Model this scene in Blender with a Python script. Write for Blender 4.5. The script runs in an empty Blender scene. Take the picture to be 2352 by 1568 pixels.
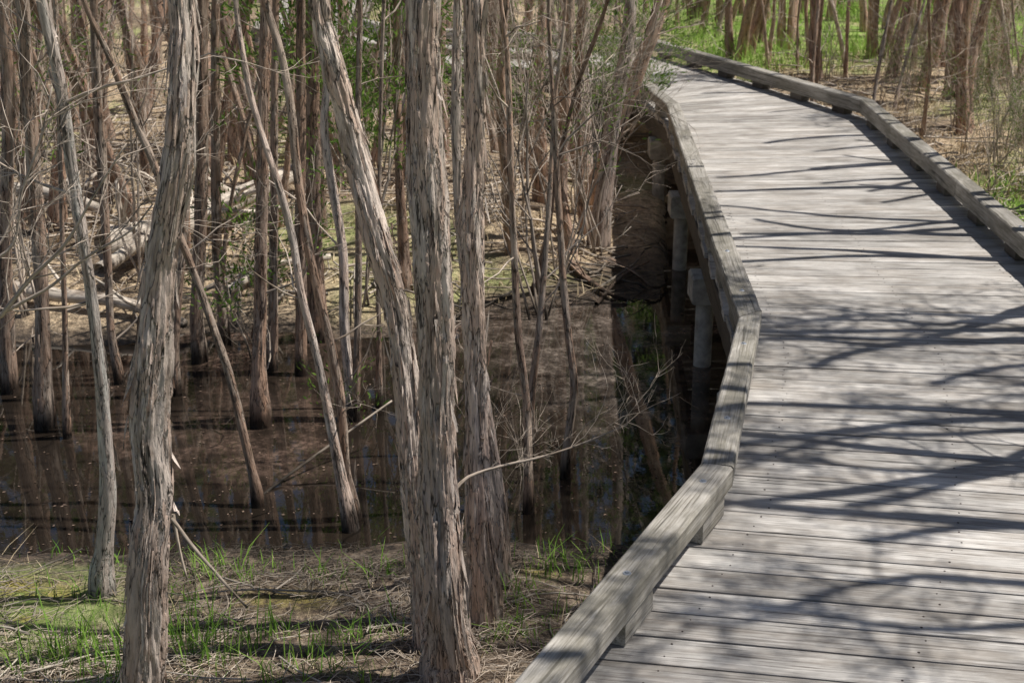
import bpy, math, random
import numpy as np
from mathutils import Vector, noise, Matrix
rnd = random.Random(11)
F=3200.; CX,CY=1176.,784.; H=2.1; P=math.atan(1124/3200.)
cp,sp=math.cos(P),math.sin(P)
col=bpy.context.scene.collection
A=np.array
def ray(px,py):
    u=(px-CX)/F; v=(CY-py)/F
    return A([u,cp+v*sp,-sp+v*cp])
def at(px,py,z):
    d=ray(px,py); return A([0,0,H])+d*((z-H)/d[2])
def onY(px,py,Y):
    d=ray(px,py); return A([0,0,H])+d*(Y/d[1])
def depth(p): return p[1]*cp-(p[2]-H)*sp
def sm(e0,e1,x):
    t=min(1,max(0,(x-e0)/(e1-e0))); return t*t*(3-2*t)
def nz(x,y,z=0): return noise.noise(Vector((x,y,z)))

# ------------------------------------------------------------ mesh builder
class MB:
    def __init__(s): s.v=[];s.b=[];s.t=[];s.f=[];s.n=0
    def add(s,v,faces,b=None,t=0.5):
        v=np.asarray(v,float)
        s.v.append(v); s.b.append(v.copy() if b is None else np.asarray(b,float))
        s.t.append(np.full(len(v),t))
        for f in faces:
            s.f.append(np.asarray(f,int)+s.n)
        s.n+=len(v)
    def build(s,name,mat,parent=None,off=None,smooth=True):
        me=bpy.data.meshes.new(name)
        if s.n:
            V=np.concatenate(s.v).astype(np.float32)
            if off is not None: V=V-np.asarray(off,np.float32)
            me.vertices.add(len(V)); me.vertices.foreach_set('co',V.ravel())
            loops=np.concatenate([f.ravel() for f in s.f]).astype(np.int32)
            tot=np.concatenate([np.full(f.shape[0],f.shape[1]) for f in s.f])
            st=np.concatenate([[0],np.cumsum(tot)[:-1]]).astype(np.int32)
            me.loops.add(len(loops)); me.loops.foreach_set('vertex_index',loops)
            me.polygons.add(len(tot)); me.polygons.foreach_set('loop_start',st)
            me.update(calc_edges=True)
            a=me.attributes.new('bark','FLOAT_VECTOR','POINT'); a.data.foreach_set('vector',np.concatenate(s.b).astype(np.float32).ravel())
            a=me.attributes.new('tint','FLOAT','POINT'); a.data.foreach_set('value',np.concatenate(s.t).astype(np.float32))
            me.polygons.foreach_set('use_smooth',np.full(len(tot),smooth))
            me.validate()
        me.materials.append(mat)
        o=bpy.data.objects.new(name,me); col.objects.link(o)
        if parent: o.parent=parent
        return o
def thing(name,label,cat,loc,group=None):
    o=bpy.data.objects.new(name,None); col.objects.link(o); o.location=[float(c) for c in loc]
    o.empty_display_size=.2
    o['label']=label; o['category']=cat
    if group: o['group']=group
    return o
def tag(o,label,cat,group=None,kind=None):
    o['label']=label; o['category']=cat
    if group: o['group']=group
    if kind: o['kind']=kind
    return o
def dup(root,loc,rz,sc,label=None,tilt=(0,0)):
    r=root.copy(); col.objects.link(r); r.location=loc; r.rotation_euler=(tilt[0],tilt[1],rz); r.scale=(sc,sc,sc)
    if label: r['label']=label
    for ch in root.children:
        c=ch.copy(); col.objects.link(c); c.parent=r
    return r

def catmull(P_,step):
    P_=np.asarray(P_,float); n=len(P_)
    ext=np.vstack([2*P_[0]-P_[1],P_,2*P_[-1]-P_[-2]])
    out=[]
    for i in range(n-1):
        p0,p1,p2,p3=ext[i],ext[i+1],ext[i+2],ext[i+3]
        k=max(1,int(round(np.linalg.norm((p2-p1)[:3])/step)))
        t=(np.arange(k)/k)[:,None]
        out.append(.5*((2*p1)+(-p0+p2)*t+(2*p0-5*p1+4*p2-p3)*t**2+(-p0+3*p1-3*p2+p3)*t**3))
    out.append(P_[-1:])
    return np.vstack(out)
def frames(pts):
    T=np.gradient(pts,axis=0); T/=np.linalg.norm(T,axis=1)[:,None]+1e-9
    m=np.abs(T.mean(axis=0)); ref=np.zeros(3); ref[int(np.argmin(m))]=1
    N=ref-(T@ref)[:,None]*T; N/=np.linalg.norm(N,axis=1)[:,None]+1e-9
    B=np.cross(T,N); return T,N,B
def tube(mb,pts,rad,segs,disp=None,tint=.5,seed=0.):
    pts=np.asarray(pts,float); rad=np.asarray(rad,float); n=len(pts)
    T,N,B=frames(pts)
    s=np.concatenate([[0],np.cumsum(np.linalg.norm(np.diff(pts,axis=0),axis=1))])
    a=np.arange(segs)*2*math.pi/segs
    ca,sa=np.cos(a),np.sin(a)
    R=np.repeat(rad[:,None],segs,1)
    if disp is not None:
        D=np.zeros((n,segs))
        for i in range(n):
            for j in range(segs): D[i,j]=disp(ca[j],sa[j],s[i],rad[i])
        R=R+D
    V=pts[:,None,:]+R[:,:,None]*(ca[None,:,None]*N[:,None,:]+sa[None,:,None]*B[:,None,:])
    rr=np.maximum(rad,.004)[:,None]
    bk=np.stack([ca[None,:]*rr+seed,sa[None,:]*rr+seed*.7,np.repeat(s[:,None],segs,1)],axis=2)
    i=np.arange(n-1)[:,None]*segs; j=np.arange(segs)[None,:]; j2=(j+1)%segs
    q=np.stack([i+j,i+j2,i+segs+j2,i+segs+j],axis=2).reshape(-1,4)
    mb.add(V.reshape(-1,3),[q,(np.arange(segs)+(n-1)*segs)[None,:]],bk.reshape(-1,3),tint)
    return s,N,B
def barkdisp(seed,amp=1.,fine=False):
    o=seed*3.7
    N_=noise.noise
    def d(c,s_,l,r):
        x=c*r*14+o; y=s_*r*14
        lo=N_(Vector((c*.9+o,s_*.9,l*1.6)))*.13*r
        mid=N_(Vector((x*1.5,y*1.5,l*3)))*.07*r
        f1=N_(Vector((x*2.2,y*2.2,l*2.1+o)))
        f2=N_(Vector((x*4.2+9,y*4.2,l*4.4)))
        st=.0045*sm(-.02,.02,f1)+.0034*sm(-.03,.03,f2)-.005
        if fine:
            f3=N_(Vector((x*8,y*8,l*6))); f4=N_(Vector((x*6+4,y*6,l*12)))
            st+=.0022*sm(-.02,.02,f3)+.0030*sm(.06,.1,f4)-.0045*(1-sm(.0,.06,abs(N_(Vector((x*3.3,y*3.3+7,l*1.7))))))
        return lo+mid+amp*st
    return d
def leaves(mb,C,D,L,W,r,tint=None):
    C=np.asarray(C,float); n=len(C)
    if n==0: return
    D=np.asarray(D,float); D/=np.linalg.norm(D,axis=1)[:,None]+1e-9
    S=np.cross(D,r.normal(size=(n,3))); S/=np.linalg.norm(S,axis=1)[:,None]+1e-9
    L=L*(.6+.8*r.random(n))[:,None]; W=W*(.7+.6*r.random(n))[:,None]
    V=np.stack([C,C+D*L*.5+S*W*.5,C+D*L,C+D*L*.5-S*W*.5],axis=1).reshape(-1,3)
    q=np.arange(4*n).reshape(-1,4)
    mb.add(V,[q]); mb.t[-1]=np.repeat(r.random(n),4)
def grow(mb,R,p,d,L,r,lev,mx,wob=.22,up=.05,kids=(3,5),tips=None,ang=(.5,1.1),fall=.62):
    n=max(4,min(9,int(L/.09))); pts=[p.copy()]; ds=[d]
    for i in range(n):
        d=d+A([R.gauss(0,wob),R.gauss(0,wob),R.gauss(0,wob)+up]); d=d/np.linalg.norm(d)
        p=p+d*L/n; pts.append(p); ds.append(d)
    k=.35 if lev<mx else .25
    rad=np.linspace(r,r*k,n+1)
    tube(mb,pts,rad,7 if r>.012 else (5 if r>.004 else 3),tint=R.random(),seed=R.random()*9)
    if lev<mx:
        for c in range(R.randint(*kids)):
            i=R.randint(int(n*.25)+1,n); dd=ds[i]
            q=np.cross(dd,A([R.gauss(0,1) for _ in range(3)])); q/=np.linalg.norm(q)+1e-9
            nd=dd+q*R.uniform(*ang); nd/=np.linalg.norm(nd)
            grow(mb,R,pts[i],nd,L*fall*R.uniform(.7,1.15),max(.0011,rad[i]*.62),lev+1,mx,wob,up,kids,tips,ang,fall)
    if tips is not None and lev>=mx-1: tips.append((pts[-1],ds[-1])); tips.append((pts[n//2],ds[n//2]))

# ------------------------------------------------------------ materials
def mat(name):
    m=bpy.data.materials.new(name); m.use_nodes=True; nt=m.node_tree; nt.nodes.clear()
    out=nt.nodes.new('ShaderNodeOutputMaterial'); return m,nt,out
def nd(nt,t,**k):
    n=nt.nodes.new('ShaderNode'+t)
    for a,b in k.items(): setattr(n,a,b)
    return n
def ramp(nt,src,stops):
    r=nt.nodes.new('ShaderNodeValToRGB'); e=r.color_ramp.elements
    while len(e)<len(stops): e.new(.5)
    for i,(p,c) in enumerate(stops):
        e[i].position=p; e[i].color=(*c,1) if len(c)==3 else c
    nt.links.new(src,r.inputs[0]); return r
def g3(v): return (v,v,v)
def mixc(nt,fac,a,b,mode='MIX'):
    m=nt.nodes.new('ShaderNodeMix'); m.data_type='RGBA'; m.blend_type=mode
    if isinstance(fac,(int,float)): m.inputs[0].default_value=fac
    else: nt.links.new(fac,m.inputs[0])
    for s,i in ((a,6),(b,7)):
        if isinstance(s,tuple): m.inputs[i].default_value=(*s,1)
        else: nt.links.new(s,m.inputs[i])
    return m.outputs[2]
def math_(nt,op,a,b=None):
    m=nd(nt,'Math',operation=op)
    for s,i in ((a,0),(b,1)):
        if s is None: continue
        if isinstance(s,(int,float)): m.inputs[i].default_value=s
        else: nt.links.new(s,m.inputs[i])
    return m.outputs[0]
def mrange(nt,src,a,b,c,d,smooth=True):
    m=nd(nt,'MapRange',interpolation_type='SMOOTHSTEP' if smooth else 'LINEAR'); nt.links.new(src,m.inputs[0])
    for i,v in zip((1,2,3,4),(a,b,c,d)): m.inputs[i].default_value=v
    return m.outputs[0]
def attr_vec(nt,scale,name='bark'):
    a=nd(nt,'Attribute',attribute_name=name); mp=nd(nt,'Mapping'); mp.inputs['Scale'].default_value=scale
    nt.links.new(a.outputs['Vector'],mp.inputs[0]); return mp.outputs[0]
def tex(nt,vec,scale,detail=4,rough=.6,dist=0):
    n=nd(nt,'TexNoise'); n.inputs['Scale'].default_value=scale; n.inputs['Detail'].default_value=detail
    n.inputs['Roughness'].default_value=rough; n.inputs['Distortion'].default_value=dist
    nt.links.new(vec,n.inputs['Vector']); return n.outputs['Fac']
def bark_mat(name,light,mid,dark,warm,bump=.5,lite=False):
    m,nt,out=mat(name)
    v1=attr_vec(nt,(1,1,.12)); v2=attr_vec(nt,(1,1,.16))
    fine=tex(nt,v1,90,2 if lite else 4,.74); pat=tex(nt,v2,22,2 if lite else 4,.66)
    c1=ramp(nt,pat,[(.27,dark),(.38,mid),(.49,light),(.66,tuple(min(1,c*1.22) for c in light))]).outputs[0]
    h=fine
    if not lite:
        sh=tex(nt,attr_vec(nt,(1,1,.21)),17,5,.62)
        w=ramp(nt,sh,[(.50,g3(0)),(.51,g3(.75)),(.66,g3(.3))]).outputs[0]
        c1=mixc(nt,w,c1,warm)
        ln=ramp(nt,sh,[(.484,g3(1)),(.499,g3(.28)),(.506,g3(1.15)),(.56,g3(1))]).outputs[0]
        c1=mixc(nt,1.0,c1,ln,'MULTIPLY')
        crk=tex(nt,attr_vec(nt,(1,1,.08)),32,3,.6)
        ck=ramp(nt,math_(nt,'ABSOLUTE',math_(nt,'SUBTRACT',crk,.5)),[(.004,g3(.2)),(.016,g3(1))]).outputs[0]
        c1=mixc(nt,1.0,c1,ck,'MULTIPLY')
        h=math_(nt,'ADD',fine,ramp(nt,sh,[(.47,g3(0)),(.51,g3(.8))]).outputs[0])
    fr=ramp(nt,fine,[(.33,g3(.30)),(.43,g3(.88)),(.62,g3(1.16))]).outputs[0]
    c3=mixc(nt,1.0,c1,fr,'MULTIPLY')
    oi=nd(nt,'ObjectInfo'); rv=nd(nt,'MapRange'); rv.inputs[3].default_value=.68; rv.inputs[4].default_value=1.15
    nt.links.new(oi.outputs['Random'],rv.inputs[0])
    c4=mixc(nt,1.0,c3,rv.outputs[0],'MULTIPLY')
    g=nd(nt,'NewGeometry'); sx=nd(nt,'SeparateXYZ'); nt.links.new(g.outputs['Position'],sx.inputs[0])
    zz=math_(nt,'ADD',sx.outputs[2],math_(nt,'MULTIPLY',pat,-.24))
    c4=mixc(nt,1.0,c4,mrange(nt,zz,-.84,-.70,.10,1),'MULTIPLY')
    b=nd(nt,'BsdfPrincipled'); b.inputs['Roughness'].default_value=.85; b.inputs['Specular IOR Level'].default_value=.15
    nt.links.new(c4,b.inputs['Base Color'])
    if not lite:
        bp=nd(nt,'Bump'); bp.inputs['Strength'].default_value=bump; bp.inputs['Distance'].default_value=.009
        nt.links.new(h,bp.inputs['Height']); nt.links.new(bp.outputs[0],b.inputs['Normal'])
    nt.links.new(b.outputs[0],out.inputs[0]); return m
M={}
M['bark']=bark_mat('pale_paperbark',(.75,.64,.565),(.47,.38,.32),(.12,.085,.066),(.66,.485,.39),1.)
M['bark_white']=bark_mat('whitish_paperbark',(.88,.80,.73),(.66,.57,.50),(.20,.155,.125),(.80,.66,.58),1.)
M['bark_mid']=bark_mat('brown_paperbark',(.54,.435,.355),(.29,.215,.17),(.06,.042,.032),(.46,.295,.21),1.)
M['bark_red']=bark_mat('reddish_paperbark',(.58,.43,.34),(.33,.22,.165),(.075,.05,.036),(.54,.335,.23),1.)
M['twig']=bark_mat('grey_twig',(.54,.455,.38),(.37,.30,.24),(.14,.10,.075),(.36,.28,.22),.3,True)
M['limb']=bark_mat('limb_bark',(.36,.30,.25),(.22,.175,.14),(.10,.075,.06),(.36,.28,.22),.3,True)
M['deadwood']=bark_mat('dead_wood',(.70,.62,.53),(.50,.42,.35),(.16,.12,.09),(.42,.33,.25),.4,True)
M['litter']=bark_mat('grey_litter',(.56,.475,.39),(.38,.31,.245),(.12,.085,.06),(.42,.33,.25),.4,True)

def wood_mat(name,cols,tintlo,stain):
    m,nt,out=mat(name)
    v1=attr_vec(nt,(1,1,.03)); v2=attr_vec(nt,(1,1,.25)); v0=attr_vec(nt,(1,1,.5))
    g1=tex(nt,v1,150,4,.68,.3); g2=tex(nt,v1,45,3,.6,.5); st=tex(nt,v2,9,5,.74); bl=tex(nt,v0,3,4,.68)
    c=ramp(nt,g1,[(.30,cols[0]),(.44,cols[1]),(.60,cols[2])]).outputs[0]
    c=mixc(nt,1.0,c,ramp(nt,g2,[(.33,g3(.30)),(.385,g3(.95)),(.7,g3(1.05))]).outputs[0],'MULTIPLY')
    c=mixc(nt,math_(nt,'MULTIPLY',ramp(nt,st,[(.43,g3(0)),(.61,g3(1))]).outputs[0],.7),c,stain)
    c=mixc(nt,1.0,c,ramp(nt,bl,[(.32,g3(.62)),(.58,g3(1.1))]).outputs[0],'MULTIPLY')
    ta=nd(nt,'Attribute',attribute_name='tint'); mr=nd(nt,'MapRange'); nt.links.new(ta.outputs['Fac'],mr.inputs[0])
    mr.inputs[3].default_value=tintlo; mr.inputs[4].default_value=1.08
    c=mixc(nt,1.0,c,mr.outputs[0],'MULTIPLY')
    b=nd(nt,'BsdfPrincipled'); b.inputs['Roughness'].default_value=.7; b.inputs['Specular IOR Level'].default_value=.25
    nt.links.new(c,b.inputs['Base Color'])
    bp=nd(nt,'Bump'); bp.inputs['Strength'].default_value=.8; bp.inputs['Distance'].default_value=.004
    nt.links.new(g1,bp.inputs['Height']); nt.links.new(bp.outputs[0],b.inputs['Normal'])
    nt.links.new(b.outputs[0],out.inputs[0]); return m
M['deck']=wood_mat('weathered_deck',[(.18,.16,.145),(.48,.455,.43),(.67,.645,.61)],.82,(.31,.275,.24))
M['rail']=wood_mat('weathered_kerb',[(.15,.135,.112),(.38,.355,.315),(.54,.51,.465)],.82,(.20,.185,.145))
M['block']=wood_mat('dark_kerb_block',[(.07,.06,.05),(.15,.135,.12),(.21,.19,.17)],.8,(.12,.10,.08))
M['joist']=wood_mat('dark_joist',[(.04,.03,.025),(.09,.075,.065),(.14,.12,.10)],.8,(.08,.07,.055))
def flat(name,c,rough=.7,metal=0,ns=20,var=.35):
    m,nt,out=mat(name); tc=nd(nt,'TexCoord'); n=tex(nt,tc.outputs['Object'],ns,4)
    cc=mixc(nt,1.0,c,ramp(nt,n,[(.3,g3(1-var)),(.7,g3(1+var*.5))]).outputs[0],'MULTIPLY')
    b=nd(nt,'BsdfPrincipled'); b.inputs['Roughness'].default_value=rough; b.inputs['Metallic'].default_value=metal
    nt.links.new(cc,b.inputs['Base Color']); nt.links.new(b.outputs[0],out.inputs[0]); return m
M['concrete']=flat('concrete',(.42,.40,.36),.9,0,14,.5)
M['steel']=flat('galvanised_steel',(.42,.45,.50),.5,.5,60)
M['nail']=flat('dark_nail',(.05,.035,.03),.6,.3)
def leaf_mat(name,c1,c2,tr=.4):
    m,nt,out=mat(name); a=nd(nt,'Attribute',attribute_name='tint')
    c=ramp(nt,a.outputs['Fac'],[(0,c1),(1,c2)]).outputs[0]
    d=nd(nt,'BsdfDiffuse'); nt.links.new(c,d.inputs['Color'])
    if tr<=0: nt.links.new(d.outputs[0],out.inputs[0]); return m
    t=nd(nt,'BsdfTranslucent'); nt.links.new(c,t.inputs[0])
    mx=nd(nt,'MixShader'); mx.inputs[0].default_value=tr
    nt.links.new(d.outputs[0],mx.inputs[1]); nt.links.new(t.outputs[0],mx.inputs[2]); nt.links.new(mx.outputs[0],out.inputs[0]); return m
M['crown']=leaf_mat('crown_leaf',(.045,.07,.025),(.10,.14,.05),0)
M['leaf']=leaf_mat('green_leaf',(.07,.14,.03),(.22,.34,.07))
M['grass']=leaf_mat('green_grass',(.12,.26,.04),(.34,.54,.11))
M['far_grass']=leaf_mat('bright_grass',(.22,.40,.06),(.48,.66,.20))
M['straw']=leaf_mat('dry_straw',(.40,.31,.19),(.70,.58,.40),0)
M['floatleaf']=leaf_mat('floating_leaf',(.05,.035,.025),(.26,.19,.15),0)

# ------------------------------------------------------------ terrain
def far_shore(x): return 8.15+.75*sm(-1.0,.3,x)+.25*nz(x*.9,3.1)+.12*nz(x*3.1,8)+3.6*sm(.95,1.5,x)
def near_shore(x): return 5.42+.10*nz(x*1.3,7.7)+.06*nz(x*4,1.7)-.1*sm(-1.5,-2.5,x)
def gz(x,y):
    d=min(y-near_shore(x), far_shore(x)-y, 2.55+.1*nz(y,2)-x, x+9)
    if d>0: return -.75-min(.35,d*.4)
    e=-d
    top=.22+.18*sm(2.4,3.4,x)-.13*sm(.0,.9,x)*sm(2.4,1.6,x)
    if y>9: top+=.06*sm(10,22,y)
    z=-.75+top*(1-math.exp(-e*1.1))
    z+=min(1,e*2.)*(.035*nz(x*1.2,y*1.2,4)+.018*nz(x*4,y*4,2)+.012*nz(x*11,y*11,6))
    return z
def axis(lo,hi,st,far,):
    a=list(np.arange(lo,hi+1e-6,st)); s=st; x=hi
    while x<far: s*=1.35; x+=s; a.append(x)
    s=st; x=lo
    while x>-far: s*=1.35; x-=s; a.insert(0,x)
    return a
mossp=[(at(px,py,-.6)[:2],r) for px,py,r in ((30,1318,.15),(130,1330,.09),(620,1345,.11),(720,1355,.09),(1240,1275,.08),(50,1400,.07))]
def mossv(x,y): return min(1,sum(math.exp(-((x-q[0])**2+((y-q[1])*1.4)**2)/(r*r)) for q,r in mossp)) if 4<y<6 else 0
xs=axis(-8,10,.075,400); ys=axis(2,26,.075,400)
nx,ny=len(xs),len(ys)
GV=np.zeros((ny,nx,3)); GZ=np.zeros((ny,nx,3)); GS=np.zeros((ny,nx))
for j,y in enumerate(ys):
    for i,x in enumerate(xs):
        xx=max(-40,min(40,x)); yy=max(-40,min(60,y))
        z=gz(xx,yy); GV[j,i]=(x,y,z)
        green=.98*sm(15.8,18.0,y-.25*(x-3)+1.2*nz(x*.6,y*.6,31))*sm(1.5,3.2,x)
        green=max(green,.95*sm(3.2,3.7,x)*sm(11.6,10.6,y))
        green=max(green,.5*sm(.0,.3,nz(x*.5,y*.5,9)))
        mud_shade=sm(-.67,-.735,z)  # wet mud close to the water level
        if 7<y<15: mud_shade=max(mud_shade,.8*sm(1.25,1.6,x+.12*max(0,y-11.5)+.2*nz(x*4,y*4,3))*sm(2.9,2.5,x)*sm(14,12.5,y))  # shade under the deck, painted into the ground as dark mud colour
        GZ[j,i]=(green*(1-mud_shade),mud_shade,mossv(x,y)); GS[j,i]=sm(6.2,5.5,y)*sm(3,2.4,x)
mb=MB(); i=np.arange(nx-1)[None,:]; j=np.arange(ny-1)[:,None]*nx
q=np.stack([j+i,j+i+1,j+nx+i+1,j+nx+i],axis=2).reshape(-1,4)
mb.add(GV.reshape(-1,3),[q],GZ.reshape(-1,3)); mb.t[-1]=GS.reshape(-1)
m,nt,out=mat('forest_floor'); g=nd(nt,'NewGeometry'); pos=g.outputs['Position']
n1=tex(nt,pos,1.1,4,.6); n2=tex(nt,pos,16,5,.72); n3=tex(nt,pos,75,3,.7); n4=tex(nt,pos,3.3,4,.65)
z=nd(nt,'Attribute',attribute_name='bark'); sx=nd(nt,'SeparateXYZ'); nt.links.new(z.outputs['Vector'],sx.inputs[0])
ts=nd(nt,'Attribute',attribute_name='tint')
c=ramp(nt,n2,[(.33,(.16,.11,.07)),(.43,(.50,.37,.24)),(.58,(.82,.64,.43))]).outputs[0]
c=mixc(nt,ramp(nt,n1,[(.46,g3(0)),(.57,g3(.8))]).outputs[0],c,mixc(nt,n3,(.12,.08,.055),(.36,.27,.19)))
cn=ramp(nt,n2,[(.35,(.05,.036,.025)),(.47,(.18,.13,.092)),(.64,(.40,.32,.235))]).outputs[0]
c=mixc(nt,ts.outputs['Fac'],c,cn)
c=mixc(nt,1.0,c,ramp(nt,n3,[(.35,g3(.45)),(.62,g3(1.2))]).outputs[0],'MULTIPLY')
gr=mixc(nt,n3,(.16,.30,.04),(.42,.60,.14))
c=mixc(nt,math_(nt,'MULTIPLY',sx.outputs[0],ramp(nt,n4,[(.38,g3(.25)),(.55,g3(1))]).outputs[0]),c,gr)
c=mixc(nt,math_(nt,'MULTIPLY',sx.outputs[2],ramp(nt,n2,[(.42,g3(.1)),(.54,g3(.85))]).outputs[0]),c,mixc(nt,n3,(.20,.17,.03),(.46,.38,.08)))
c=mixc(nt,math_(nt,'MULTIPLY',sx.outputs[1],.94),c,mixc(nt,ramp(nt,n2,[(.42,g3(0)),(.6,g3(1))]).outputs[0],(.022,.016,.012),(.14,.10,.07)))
b=nd(nt,'BsdfPrincipled'); nt.links.new(c,b.inputs['Base Color'])
rr=nd(nt,'MapRange'); nt.links.new(sx.outputs[1],rr.inputs[0]); rr.inputs[3].default_value=.9; rr.inputs[4].default_value=.6; nt.links.new(rr.outputs[0],b.inputs['Roughness'])
bp=nd(nt,'Bump'); bp.inputs['Strength'].default_value=1.; bp.inputs['Distance'].default_value=.05
nt.links.new(n2,bp.inputs['Height']); nt.links.new(bp.outputs[0],b.inputs['Normal']); nt.links.new(b.outputs[0],out.inputs[0])
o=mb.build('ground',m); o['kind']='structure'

m,nt,out=mat('swamp_water'); g=nd(nt,'NewGeometry'); pos=g.outputs['Position']
sp3_=nd(nt,'SeparateXYZ'); nt.links.new(pos,sp3_.inputs[0])
n1=tex(nt,pos,.8,4,.6,.5); n2=tex(nt,pos,38,3,.7); n3=tex(nt,pos,5,5,.7)
zone=math_(nt,'MULTIPLY',mrange(nt,sp3_.outputs[0],-.8,.3,0,1),mrange(nt,sp3_.outputs[1],5.6,6.6,0,1))
zone=math_(nt,'MULTIPLY',zone,mrange(nt,sp3_.outputs[0],.5,1.2,1,0))
n1b=math_(nt,'ADD',n1,math_(nt,'MULTIPLY',zone,.10))
f=math_(nt,'MULTIPLY',ramp(nt,n1b,[(.48,g3(.04)),(.63,g3(1))]).outputs[0],ramp(nt,n3,[(.43,g3(.15)),(.58,g3(1))]).outputs[0])
f=math_(nt,'MULTIPLY',f,mrange(nt,sp3_.outputs[1],5.6,6.4,.1,1))
sp_=ramp(nt,n2,[(.47,g3(0)),(.60,g3(1))]).outputs[0]
film=math_(nt,'MULTIPLY',f,math_(nt,'ADD',math_(nt,'MULTIPLY',sp_,.42),.24))
fc=mixc(nt,zone,(.27,.18,.14),(.32,.265,.225))
c=mixc(nt,film,(.017,.013,.010),fc)
b=nd(nt,'BsdfPrincipled'); nt.links.new(c,b.inputs['Base Color']); b.inputs['IOR'].default_value=1.5; b.inputs['Specular IOR Level'].default_value=.9
nt.links.new(mrange(nt,film,0,1,.0,.20,False),b.inputs['Roughness'])
bp=nd(nt,'Bump'); bp.inputs['Strength'].default_value=.02; bp.inputs['Distance'].default_value=.01
nt.links.new(n3,bp.inputs['Height']); nt.links.new(bp.outputs[0],b.inputs['Normal']); nt.links.new(b.outputs[0],out.inputs[0])
mb=MB(); mb.add([(-9.6,4.2,-.75),(3.1,4.2,-.75),(3.1,13.6,-.75),(-9.6,13.6,-.75)],[[[0,1,2,3]]])
o=mb.build('water',m,smooth=False); o['kind']='structure'

# ------------------------------------------------------------ boardwalk
RZ=.168; RB=.088; RW=.11
LO=[A([-3.4,-4.]),A([-1.43,0.]),at(1610,1060,RZ)[:2],at(1696,728,RZ)[:2],at(1530,238,RZ)[:2],at(1450,172,RZ)[:2],at(1200,120,RZ)[:2],at(900,105,RZ)[:2]]
RO=[A([-1.5,-4.]),A([.42,-.1]),A([2.28,3.75]),A([2.71,5.5]),at(2005,228,RZ)[:2],at(1505,88,RZ)[:2],at(1160,72,RZ)[:2],at(900,60,RZ)[:2]]
RO[3]=RO[4]+(at(2352,508,RZ)[:2]-RO[4])*((RO[4][1]-5.5)/(RO[4][1]-at(2352,508,RZ)[1]))
LO+= [LO[-1]+A([-1.75,1.6]),LO[-1]+A([-2.6,8.5])]; RO+= [RO[-1]+A([-.45,1.0]),RO[-1]+A([-.85,7.])]
def offset(poly,w):
    out=[]; n=len(poly)
    for k in range(n):
        ns=[]
        for a,b_ in ((k-1,k),(k,k+1)):
            if a<0 or b_>=n: continue
            d=poly[b_]-poly[a]; d=d/np.linalg.norm(d); ns.append(A([d[1],-d[0]]))
        if len(ns)==1: out.append(poly[k]+ns[0]*w)
        else:
            mth=ns[0]+ns[1]; mth/=np.linalg.norm(mth); out.append(poly[k]+mth*w/(mth@ns[0]))
    return out
LI=offset(LO,RW); RI=offset(RO,-RW)
LI[3]=LI[3]+A([.012,.12])
bw=thing('boardwalk','weathered grey timber boardwalk winding past the pool with low kerb rails','boardwalk',(1.2,4.5,0))
OFF=(1.2,4.5,0)
PL=[LO[0],LO[1],at(1165,1568,RZ)[:2],LO[2],LO[3],LO[4],LO[5],LO[6],LO[7],LO[8],LO[9]]
PR=[RO[0],RO[1],A([1.745,2.66]),A([2.33,3.98]),RO[3]+A([.01,.1]),RO[4]+A([0,.02]),(RO[4]*.45+RO[5]*.55),RO[5]*.92+RO[6]*.08,RO[7]*.97+RO[6]*.03,RO[8],RO[9]]
deck=MB(); nails=MB(); pr=random.Random(5)
def disc(mb,c,r,h,k=10,tint=.5):
    a=np.arange(k)*2*math.pi/k
    R1=np.stack([c[0]+np.cos(a)*r,c[1]+np.sin(a)*r,np.full(k,c[2])],1)
    R2=np.stack([c[0]+np.cos(a)*r*.8,c[1]+np.sin(a)*r*.8,np.full(k,c[2]+h)],1)
    i=np.arange(k); j=(i+1)%k
    mb.add(np.vstack([R1,R2]),[np.stack([i,j,j+k,i+k],1),(i+k)[None,:]],t=tint)
TH=.035
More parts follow.
